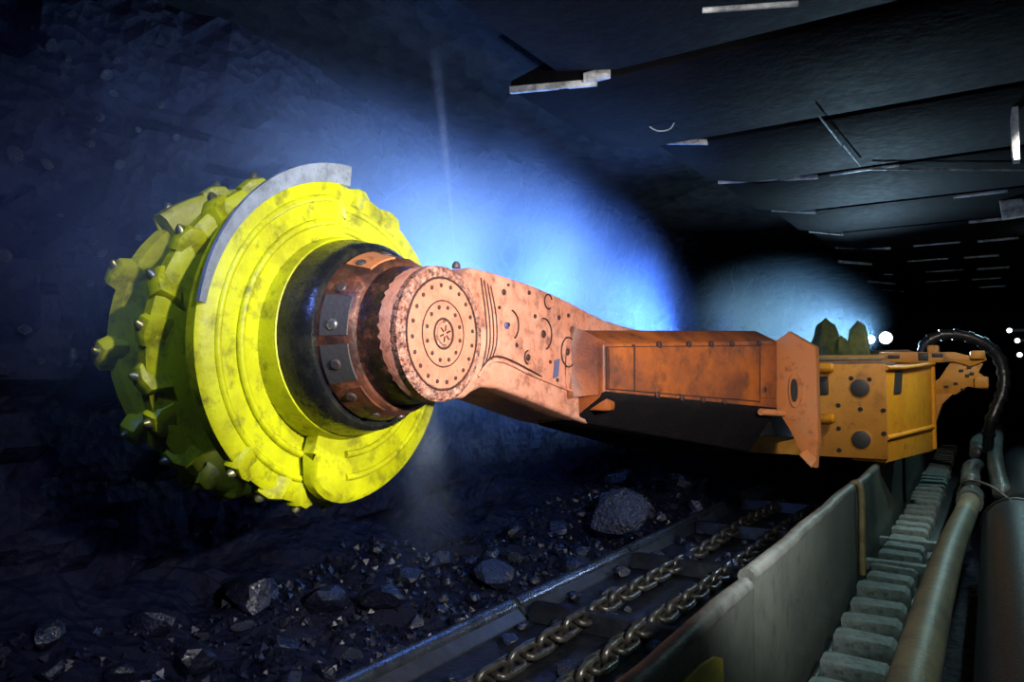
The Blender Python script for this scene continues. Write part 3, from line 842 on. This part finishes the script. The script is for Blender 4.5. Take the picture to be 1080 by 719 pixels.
# ------------------------------------------------------------------ armoured conveyor
conv = empty('face_conveyor', (-1.7, 6, 0.0))
tag(conv, 'steel face conveyor trough with tall grey spill plates and toothed rack', 'conveyor')
def cpart(o):
    o.parent = conv; o.matrix_parent_inverse = Matrix.Translation(conv.location).inverted(); return o
PX0, PX1 = -2.62, -0.90
for k in range(9):
    y0 = 0.6 + 1.75 * k
    cpart(box('pan_section', M['pan'], PX0, PX1, y0, y0 + 1.73, 0.06, 0.15, None, 0.01))
    # toe edge along the face side, with a rounded back
    cpart(tube('toe_edge', M['toe'], [(PX0 - 0.02, y0 + 0.01, 0.21), (PX0 - 0.02, y0 + 1.72, 0.21)], 0.055, None, 14))
    cpart(prism('toe_ramp', M['darksteel'], [(PX0 - 0.02, y0, 0.06), (PX0 - 0.02, y0, 0.255), (PX0 + 0.10, y0, 0.16), (PX0 + 0.10, y0, 0.06)], (0, 1.72, 0), None, 0.006))
def spx(y): return -0.745 - 0.012 * y
edges = [0.3, 2.9, 5.72, 9.4, 13.4, 18.0]
for i, (y0, y1) in enumerate(zip(edges, edges[1:])):
    xa, xb = spx(y0), spx(y1)
    zt = 0.90 + (0.02 if i % 2 else 0.0)
    p = cpart(prism('spill_plate', M['spill'], [(xa, y0 + 0.01, 0.16), (xb, y1 - 0.01, 0.16), (xb, y1 - 0.01, zt), (xa, y0 + 0.01, zt)], (-0.05, 0, 0), None, 0.008))
    n = 8
    tube('rolled_lip', M['lip'], [(xa + (xb - xa) * k / n - 0.03, y0 + 0.01 + (y1 - y0 - 0.02) * k / n, zt + 0.006 + 0.006 * math.sin(k * 2.1 + i)) for k in range(n + 1)], 0.034, p, 10)
    tube('lower_rail', M['darksteel'], [(xa + 0.02, y0 + 0.02, 0.2), (xb + 0.02, y1 - 0.02, 0.2)], 0.03, p, 8)
    for k in range(2):
        yy = y0 + (0.55 if k else 0.28) * (y1 - y0)
        lathe('plate_hole', M['hole'], (spx(yy) - 0.004, yy, 0.66 - 0.1 * k), (1, 0, 0), [(0, 0.016), (0.006, 0.014)], p, 10)
# tan strap at the joint, hooked over the lip
cpart(tube('joint_strap', M['strap'], smooth_path([(spx(5.72) - 0.05, 5.70, 0.90), (spx(5.72) - 0.01, 5.70, 0.955), (spx(5.72) + 0.03, 5.70, 0.91), (spx(5.72) + 0.028, 5.72, 0.6), (spx(5.72) + 0.025, 5.72, 0.32)], 6), 0.022, None, 8))
cpart(box('joint_strap', M['darksteel'], spx(9.4) + 0.0, spx(9.4) + 0.03, 9.36, 9.42, 0.3, 0.93, None, 0.006))
# yellow marker on the near plate
ym = cpart(prism('yellow_marker', M['yellowplate'], [(spx(2.2) + 0.003, y, z) for y, z in ((2.02, 0.70), (2.44, 0.70), (2.43, 0.785), (2.36, 0.812), (2.24, 0.828), (2.10, 0.828), (2.02, 0.79))], (0.014, 0, 0), None, 0.004))
ym['label'] = 'yellow painted marker plate'
# rack bed and teeth
rackbed = cpart(box('rack_bed', M['darksteel'], -0.93, -0.44, 0.6, 18.0, 0.06, 0.205, None, 0.01))
bm = bmesh.new()
prism_into(bm, [(-0.15, -0.08, 0.0), (0.15, -0.08, 0.0), (0.145, -0.08, 0.10), (0.12, -0.08, 0.125), (-0.12, -0.08, 0.13), (-0.15, -0.08, 0.12)], (0, 0.17, 0), 0.010)
tooth0 = finish('rack_tooth', bm, M['tooth'], None, 35)
rr = random.Random(3)
k = 0
y = 1.4
teeth = []
while y < 17.5:
    o = tooth0 if k == 0 else tooth0.copy()
    if k: COL.objects.link(o)
    o.parent = rackbed
    o.location = (spx(y) + 0.20 + rr.uniform(-0.012, 0.012), y, 0.2 + rr.uniform(-0.006, 0.008))
    o.rotation_euler = (0, rr.uniform(-0.03, 0.03), rr.uniform(-0.05, 0.05))
    o.scale = (rr.uniform(0.93, 1.04), rr.uniform(0.9, 1.02), rr.uniform(0.92, 1.08))
    y += 0.365; k += 1
for yy, x1 in ((6.12, -0.33), (7.02, -0.34)):
    box('rack_bar', M['tooth'], -0.86, x1, yy, yy + 0.09, 0.26, 0.34, rackbed, 0.012)

# scraper chain: two strands of links and the flights between them
chain = empty('scraper_chain', (-1.92, 5, 0.15))
tag(chain, 'twin-strand scraper chain of rusty links with cross flights in the trough', 'chain')
def chp(o):
    o.parent = chain; o.matrix_parent_inverse = Matrix.Translation(chain.location).inverted(); return o
def link_path(L, Wd, n=7):
    pts = []
    for sgn in (1, -1):
        for i in range(n + 1):
            a = -math.pi / 2 + math.pi * i / n
            pts.append((sgn * Wd * math.sin(a) * -1, sgn * (L + Wd * math.cos(a)), 0))
    return pts
bm = bmesh.new(); tube_into(bm, link_path(0.062, 0.05), 0.021, 8, True)
link0 = finish('chain_link', bm, M['chain'], None, 60)
k = 0
for cx in (-2.12, -1.73):
    y = 1.9
    j = 0
    while y < 9.2:
        o = link0 if k == 0 else link0.copy()
        if k: COL.objects.link(o)
        chp(o)
        o.location = (cx + 0.006 * math.sin(y * 3), y, 0.225 + 0.012 * math.sin(y * 2.2 + cx))
        o.rotation_euler = (0, R(18 if j % 2 else 98), R(random.uniform(-4, 4)))
        y += 0.148; j += 1; k += 1
for yy in (2.45, 4.05, 5.62, 7.2, 8.8):
    f = chp(prism('flight_bar', M['pan'], [(-2.5, yy, 0.155), (-2.5, yy + 0.13, 0.155), (-2.5, yy + 0.10, 0.265), (-2.5, yy + 0.03, 0.265)], (1.52, 0.0, 0), None, 0.012))

# ------------------------------------------------------------------ hoses, ducts and cables on the walkway side
def hose(name, mat, pts, r, label, cat='hose', per=10, n=16, group=None):
    o = tube(name, mat, smooth_path(pts, per), r, None, n, smooth=180)
    tag(o, label, cat, group)
    return o
h1 = hose('supply_hose', M['hose'], [(-0.262, 0.6, 0.60), (-0.262, 2.6, 0.605), (-0.262, 4.2, 0.60), (-0.245, 5.6, 0.60), (-0.20, 7.0, 0.605), (-0.185, 7.75, 0.61)], 0.083,
          'thick dusty beige hose running beside the rack teeth')
bm = bmesh.new(); lathe_into(bm, (-0.186, 7.6, 0.61), (0.02, 1, 0.0), [(0, 0.09), (0.0, 0.105), (0.10, 0.105), (0.12, 0.09), (0.3, 0.09), (0.32, 0.1), (0.42, 0.1), (0.42, 0.085)], 20)
cp = finish('hose_coupling', bm, M['greyhose'], h1, 40)
h2 = hose('supply_hose', M['greyhose'], [(-0.19, 8.25, 0.70), (-0.20, 9.0, 0.74), (-0.18, 9.8, 0.70), (-0.17, 10.2, 0.66)], 0.085,
          'short wet grey hose length just beyond the beige hose coupling')
h3 = hose('supply_hose', M['greyhose'], [(-0.15, 10.4, 0.78), (-0.16, 11.4, 0.84), (-0.12, 12.6, 0.80), (-0.14, 14.5, 0.72), (-0.18, 17, 0.6)], 0.095,
          'farthest wet grey hose length running under the cable loop')
h4 = hose('supply_hose', M['greyhose'], [(0.06, 8.2, 0.62), (0.02, 9.4, 0.74), (0.02, 11, 0.82), (0.06, 13, 0.88), (0.08, 16, 0.88)], 0.08,
          'wet grey hose between the short hose length and the large dark duct')
hose('control_wire', M['lip'], [(-0.30, 8.1, 0.60), (-0.22, 8.0, 0.74), (-0.05, 7.7, 0.76), (0.12, 7.2, 0.70), (0.35, 6.9, 0.6)], 0.011,
     'thin grey wire lying across the hoses at the coupling', 'wire', 8, 8)
d1 = hose('ventilation_duct', M['duct'], [(0.16, 0.4, 0.42), (0.15, 2.5, 0.43), (0.15, 5.0, 0.45), (0.15, 7.3, 0.47)], 0.245,
          'large dark round duct along the bottom right corner', 'duct', 8, 28)
tube('duct_band', M['darksteel'], [(0.15 + 0.25 * math.cos(2 * math.pi * i / 28), 7.25, 0.47 + 0.25 * math.sin(2 * math.pi * i / 28)) for i in range(28)], 0.012, d1, 6, True)
d2 = hose('ventilation_duct', M['duct'], [(0.28, 7.5, 0.5), (0.30, 10, 0.52), (0.34, 13, 0.5), (0.36, 17, 0.5)], 0.24,
          'second large dark duct continuing farther along the walkway', 'duct', 8, 28)
# cable loop of the cable handler
loop = [(-0.62, 9.05, 1.95), (-0.56, 9.05, 2.07), (-0.42, 9.08, 2.14), (-0.24, 9.12, 2.13), (-0.06, 9.15, 2.05), (0.06, 9.18, 1.92), (0.11, 9.18, 1.74), (0.10, 9.15, 1.55), (0.04, 9.12, 1.38), (-0.02, 9.1, 1.2), (-0.05, 9.3, 0.95)]
cl = hose('trailing_cable', M['blackhose'], loop, 0.052, 'thick black trailing cable arching in a loop behind the slotted bracket', 'cable', 8, 14)
lp = smooth_path(loop, 3)
for i in range(2, len(lp) - 2, 2):
    t = (lp[i + 1] - lp[i - 1]).normalized()
    lathe('cable_clip', M['blackhose'], lp[i] - t * 0.025, t, [(0, 0.052), (0.0, 0.064), (0.05, 0.064), (0.05, 0.052)], cl, 12)

# ------------------------------------------------------------------ hydraulic roof supports
ORD = ['first', 'second', 'third', 'fourth', 'fifth', 'sixth', 'seventh', 'eighth', 'ninth', 'tenth', 'eleventh', 'twelfth', 'thirteenth']
TIPS = [-1.9, -2.05, -2.2, -2.6, -2.22, -2.16, -2.02, -1.92, -1.85, -2.05, -1.9, -2.0, -1.9]
SL = [0.6, 0.5, 0.45, 0.62, 0.44, 0.9, 0.46, 0.4, 0.72, 0.5, 0.5, 0.5, 0.4]
for k in range(13):
    y0 = 4.0 + 1.5 * (k - 3); y1 = y0 + 1.42
    tip = TIPS[k]
    s = empty('roof_support', (0.9, (y0 + y1) / 2, 0.0))
    tag(s, 'dark steel hydraulic roof support with long canopy, %s from the camera along the gallery' % ORD[k], 'roof support', 'row of hydraulic roof supports')
    def sp(o):
        o.parent = s; o.matrix_parent_inverse = Matrix.Translation(s.location).inverted(); return o
    sp(prism('canopy', M['canopy'], [(tip, y0, 3.58), (tip, y0, 3.64), (tip + 0.6, y0, 3.78), (2.0, y0, 3.80), (2.2, y0, 3.60), (2.0, y0, 3.5), (tip + 0.4, y0, 3.5)], (0, y1 - y0, 0), None, 0.012))
    # pale strip along the near lower edge; the edge's glint put into colour
    st = sp(prism('edge_glint_strip', M['strip'], [(tip + 0.0, y0 - 0.012, 3.555), (tip + SL[k], y0 - 0.004, 3.475), (tip + SL[k], y0 - 0.004, 3.515), (tip + 0.0, y0 - 0.012, 3.60)], (0, 0.03, 0), None, 0.003))
    if k == 3:
        sp(box('edge_glint_strip', M['strip'], tip + 0.55, tip + 0.72, y0 - 0.03, y0 + 0.02, 3.50, 3.56, None, 0.006))
    if k in (5, 8, 9, 10, 11):
        sp(box('edge_glint_strip', M['strip'], tip + 1.0, tip + 1.55, y0 - 0.01, y0 + 0.01, 3.485, 3.505, None, 0.003))
    if k >= 6:
        sp(box('edge_glint_strip', M['strip'], tip + 1.75, tip + 2.2, y0 - 0.012, y0 + 0.01, 3.47, 3.50, None, 0.003))
    for yy in (y0 + 0.36, y1 - 0.36):
        sp(lathe('leg', M['darksteel'], (0.95, yy, 0.35), (-0.06, 0, 1), [(0, 0.17), (1.7, 0.17), (1.72, 0.15)], None, 20))
        sp(lathe('leg_rod', M['chrome'], (0.85, yy, 2.05), (-0.06, 0, 1), [(0, 0.115), (1.5, 0.115)], None, 20))
        sp(box('base_pontoon', M['darksteel'], 0.55, 2.4, yy - 0.24, yy + 0.24, 0.0, 0.36, None, 0.03))
    sp(prism('rear_shield', M['canopy'], [(2.0, y0, 3.5), (2.15, y0, 3.6), (2.9, y0, 0.7), (2.6, y0, 0.6)], (0, y1 - y0, 0), None, 0.012))
    sp(box('valve_box', M['darksteel'], 0.62, 0.78, y0 + 0.55, y0 + 0.85, 1.7, 2.2, None, 0.02))

# rods and brackets hanging under the canopies
def bit(o, label, cat, group=None):
    return tag(o, label, cat, group)
bit(tube('steel_rod', M['strip'], [(-0.93, 5.28, 3.46), (-0.905, 6.0, 3.455)], 0.007, None, 8), 'nearer of two short bare rods in line under the dark canopies', 'rod')
bit(tube('steel_rod', M['strip'], [(-0.90, 6.05, 3.46), (-0.868, 6.72, 3.46)], 0.007, None, 8), 'farther of two short bare rods in line under the dark canopies', 'rod')
bit(tube('steel_rod', M['strip'], [(-0.80, 6.88, 3.46), (0.30, 7.62, 3.46)], 0.009, None, 8), 'long thin steel rod reaching across under the canopies to the right edge', 'rod')
bit(prism('channel_bracket', M['strip'], [(0.165, 5.9, 3.50), (0.20, 5.9, 3.50), (0.20, 5.9, 3.14), (0.165, 5.9, 3.14), (0.155, 5.9, 3.20), (0.155, 5.9, 3.44)], (0, 0.12, 0), None, 0.006), 'upright bare steel channel hanging from the canopy at the right edge', 'bracket')
bit(prism('hanging_box', M['strip'], [(0.12, 9.0, 3.50), (0.32, 9.0, 3.50), (0.34, 9.0, 3.32), (0.14, 9.0, 3.31)], (0, 0.1, 0), None, 0.01), 'small bare steel box hanging below the canopy at the right edge', 'bracket')
bit(tube('steel_rod', M['strip'], [(-1.12, 3.42, 3.46), (-0.72, 3.6, 3.46)], 0.014, None, 8), 'short bare rod under the canopy at the top edge of the picture', 'rod')
bit(tube('hanging_hook', M['strip'], smooth_path([(-2.02, 4.95, 3.50), (-1.99, 4.95, 3.475), (-1.95, 4.96, 3.458), (-1.88, 4.97, 3.46), (-1.84, 4.97, 3.50)], 5), 0.005, None, 8), 'small bright hook hanging under the canopy tips', 'hook')

# small far lamps on the support legs
for i, (x, y, z, lb) in enumerate(((0.225, 12.0, 2.32, 'upper of the three tiny white lamps far off by the support legs'), (0.31, 12.0, 2.18, 'middle of the three tiny white lamps far off by the support legs'), (0.33, 12.0, 1.99, 'lower of the three tiny white lamps far off by the support legs'))):
    r = empty('leg_lamp', (x, y, z)); tag(r, lb, 'lamp', 'tiny lamps on the support legs')
    bm = bmesh.new(); lathe_into(bm, (0, 0.06, 0), (0, -1, 0), [(0, 0.03), (0.05, 0.045), (0.06, 0.045), (0.06, 0.03)], 12)
    finish('housing', bm, M['lamp_housing'], r, 40)
    bm = bmesh.new(); lathe_into(bm, (0, 0.004, 0), (0, -1, 0), [(0, 0.032), (0.008, 0.026), (0.012, 0.01)], 12)
    finish('lens', bm, M['lens'], r, 40)
    box('bracket', M['lamp_housing'], 0.0, 0.62, 0.05, 0.08, -0.02, 0.02, r, 0.004)

# ------------------------------------------------------------------ loose coal
def lump_mesh(seed, mat, sub=2):
    rng = random.Random(seed)
    bm = bmesh.new()
    bmesh.ops.create_icosphere(bm, subdivisions=sub, radius=1.0)
    planes = [(Vector((rng.gauss(0, 1), rng.gauss(0, 1), rng.gauss(0, 1))).normalized(), rng.uniform(0.55, 0.85)) for _ in range(9)]
    sc = Vector((rng.uniform(0.8, 1.3), rng.uniform(0.7, 1.1), rng.uniform(0.5, 0.8)))
    for v in bm.verts:
        for nrm_, d in planes:
            e = v.co.dot(nrm_) - d
            if e > 0: v.co -= nrm_ * e
        v.co *= 1 + 0.05 * noise.noise(v.co * 3 + Vector((seed, 0, 0)))
        v.co = Vector((v.co.x * sc.x, v.co.y * sc.y, v.co.z * sc.z))
    me = bpy.data.meshes.new('coal_lump')
    bm.to_mesh(me); bm.free()
    me.materials.append(mat)
    return me
LM = [lump_mesh(i, M['coal_lump']) for i in range(9)]
LP = [lump_mesh(i + 20, M['coal_glint']) for i in range(4)]
rng = random.Random(21)
TAKEN = []
def lump(loc, size, me, label, group):
    p = Vector(loc)
    if any((p - q).length < 1.2 * (size + t) for q, t in TAKEN): return None
    TAKEN.append((p, size))
    o = link_mesh('coal_lump', me, None, loc, (rng.uniform(-0.4, 0.4), rng.uniform(-0.4, 0.4), rng.uniform(0, 6.28)))
    o.scale = (size, size, size)
    tag(o, label, 'coal', group)
    return o
big = lump((-3.02, 6.5, 0.42), 0.36, LP[0], 'large pale-glinting coal block lying under the arm beside the conveyor', None)
big.scale = (0.36, 0.36, 0.42)
SPOTS = []
def heap(n, xr, yr, sr, label, group, seed, pale=0.1, lift=0.3):
    r = random.Random(seed)
    for _ in range(n):
        for _try in range(30):
            x = r.uniform(*xr); y = r.uniform(*yr)
            if all((x - a) ** 2 + (y - b) ** 2 > (0.09 + c * 1.25) ** 2 for a, b, c in SPOTS): break
        s = r.uniform(sr[0], sr[1]) if r.random() < 0.75 else r.uniform(sr[1], sr[1] * 1.5)
        SPOTS.append((x, y, s))
        me = r.choice(LP) if r.random() < pale else r.choice(LM)
        pl = me in LP
        lump((x, y, floor_z(x, y) + s * lift), s, me, label.replace('glossy black', 'paler grey glinting') if pl else label, group.replace('coal', 'paler coal') if pl else group)
heap(150, (-3.75, -2.78), (1.3, 5.2), (0.04, 0.12), 'glossy black coal lump in the loose heap between drum and conveyor', 'coal lumps in the heap below the drum', 1, 0.12)
heap(85, (-3.75, -2.8), (5.2, 10.0), (0.05, 0.14), 'glossy black coal lump in the heap under the ranging arm', 'coal lumps in the heap under the arm', 2, 0.1)
# coal riding on the conveyor
r = random.Random(5)
for _ in range(110):
    x = r.uniform(-2.5, -1.0); y = r.uniform(2.2, 9.0); s = r.uniform(0.03, 0.075)
    if min(abs(x + 2.12), abs(x + 1.73)) < 0.1 and not (3.0 < y < 3.5 or 4.3 < y < 4.7 or 5.8 < y < 6.1): continue
    lump((x, y, 0.15 + s * 0.45), s, r.choice(LM), 'small black coal lump lying in the conveyor trough beside the chains', 'coal lumps on the conveyor')

for _ in range(46):                                     # coal banked up against the flights, over the chains
    yy = r.choice((2.62, 4.2, 4.22, 5.75, 5.78, 7.35, 7.6, 8.2)) + r.uniform(-0.02, 0.14)
    q = r.uniform(0.045, 0.095)
    lump((r.uniform(-2.4, -1.2), yy, 0.17 + q * 0.5 + r.uniform(0, 0.06)), q, r.choice(LM), 'black coal lump banked against a cross flight over the scraper chains', 'coal lumps banked against the flights')
# added pale chips on the coal face, standing for its glints
r = random.Random(31)
for n_, ya, yb, za, zb, sa, sb in ((60, 1.0, 2.6, 2.2, 3.5, 0.02, 0.05), (80, 0.9, 4.0, 0.7, 2.0, 0.02, 0.05), (14, 13.5, 17.5, 1.9, 2.9, 0.08, 0.2)):
    for _ in range(n_):
        y = r.uniform(ya, yb); z = r.uniform(za, zb); q = r.uniform(sa, sb)
        o = link_mesh('glint_chip', r.choice(LP), wall, (face_x(y, z) + q * 0.3, y, z), (r.uniform(0, 6), r.uniform(0, 6), r.uniform(0, 6)))
        o.scale = (q * 0.7, q, q * (1.6 if q > 0.05 else 1))
# fine rubble, nobody could count it
bm = bmesh.new()
r = random.Random(11)
for _ in range(5200):
    x = -2.7 - 1.1 * r.random(); y = r.uniform(0.9, 9.5)
    s = r.uniform(0.008, 0.03)
    z = floor_z(x, y) + s * 0.4
    c = Vector((x, y, z))
    rot = Euler((r.uniform(0, 6), r.uniform(0, 6), r.uniform(0, 6))).to_matrix()
    vs = [bm.verts.new(c + rot @ Vector(p) * s) for p in ((1, 0, -.6), (-.5, .9, -.6), (-.5, -.9, -.6), (0.1, 0.1, 0.9))]
    for f in ((0, 1, 2), (0, 3, 1), (1, 3, 2), (2, 3, 0)): bm.faces.new([vs[i] for i in f])
rub = finish('coal_rubble', bm, M['coal_lump'], floor)
tag(rub, 'fine black coal rubble strewn over the heap along the face', None, None, 'stuff')

# ------------------------------------------------------------------ spray mist and dust
def cloud(name, mat, loc, size, label, seed=0, rot=(0, 0, 0)):
    bm = bmesh.new()
    bmesh.ops.create_icosphere(bm, subdivisions=3, radius=1.0)
    me = bpy.data.meshes.new(name); bm.to_mesh(me); bm.free()
    me.materials.append(mat)
    o = link_mesh(name, me, None, loc, rot); o.scale = size
    tag(o, label, 'mist', None, 'stuff')
    return o
cloud('spray_mist', mist_mat('blue_lit_and_tinted_mist', 1.5, color=(0.34, 0.52, 1.0), scale=0.8, power=1.1), (-3.12, 4.7, 2.3), (0.82, 4.4, 1.5),
      'blue-lit water mist billowing behind the ranging arm and drum')
cloud('dust_mist', mist_mat('far_mist', 0.7, color=(0.45, 0.7, 1.0), scale=0.6), (-2.4, 10.6, 2.5), (1.5, 2.6, 0.95),
      'pale cyan dust haze hanging over the far end of the machine')

def spray(name, apex, tip, radius, density, label):
    bm = bmesh.new()
    n = 24
    ra = [bm.verts.new((0.03 * math.cos(2 * math.pi * i / n), 0.03 * math.sin(2 * math.pi * i / n), 0)) for i in range(n)]
    rb = [bm.verts.new((1.03 * math.cos(2 * math.pi * i / n), 1.03 * math.sin(2 * math.pi * i / n), 1)) for i in range(n)]
    for i in range(n): bm.faces.new((ra[i], ra[(i + 1) % n], rb[(i + 1) % n], rb[i]))
    bm.faces.new(ra[::-1]); bm.faces.new(rb)
    bmesh.ops.recalc_face_normals(bm, faces=bm.faces)
    me = bpy.data.meshes.new(name); bm.to_mesh(me); bm.free()
    me.materials.append(mist_mat(name + '_water', density, axis_falloff='cone', scale=3.0))
    d = Vector(tip) - Vector(apex)
    o = link_mesh(name, me, None, apex)
    o.rotation_euler = d.to_track_quat('Z', 'Y').to_euler()
    o.scale = (radius, radius, d.length)
    tag(o, label, 'spray', None, 'stuff')
    return o
spray('water_spray', (-2.06, 2.71, 2.23), (-2.26, 2.78, 3.4), 0.055, 16.0, 'thin upright water jet rising from the top of the arm head')
spray('water_spray', (-2.2, 2.72, 1.62), (-2.45, 2.95, 0.75), 0.36, 2.4, 'fan of water spray falling from under the arm head')
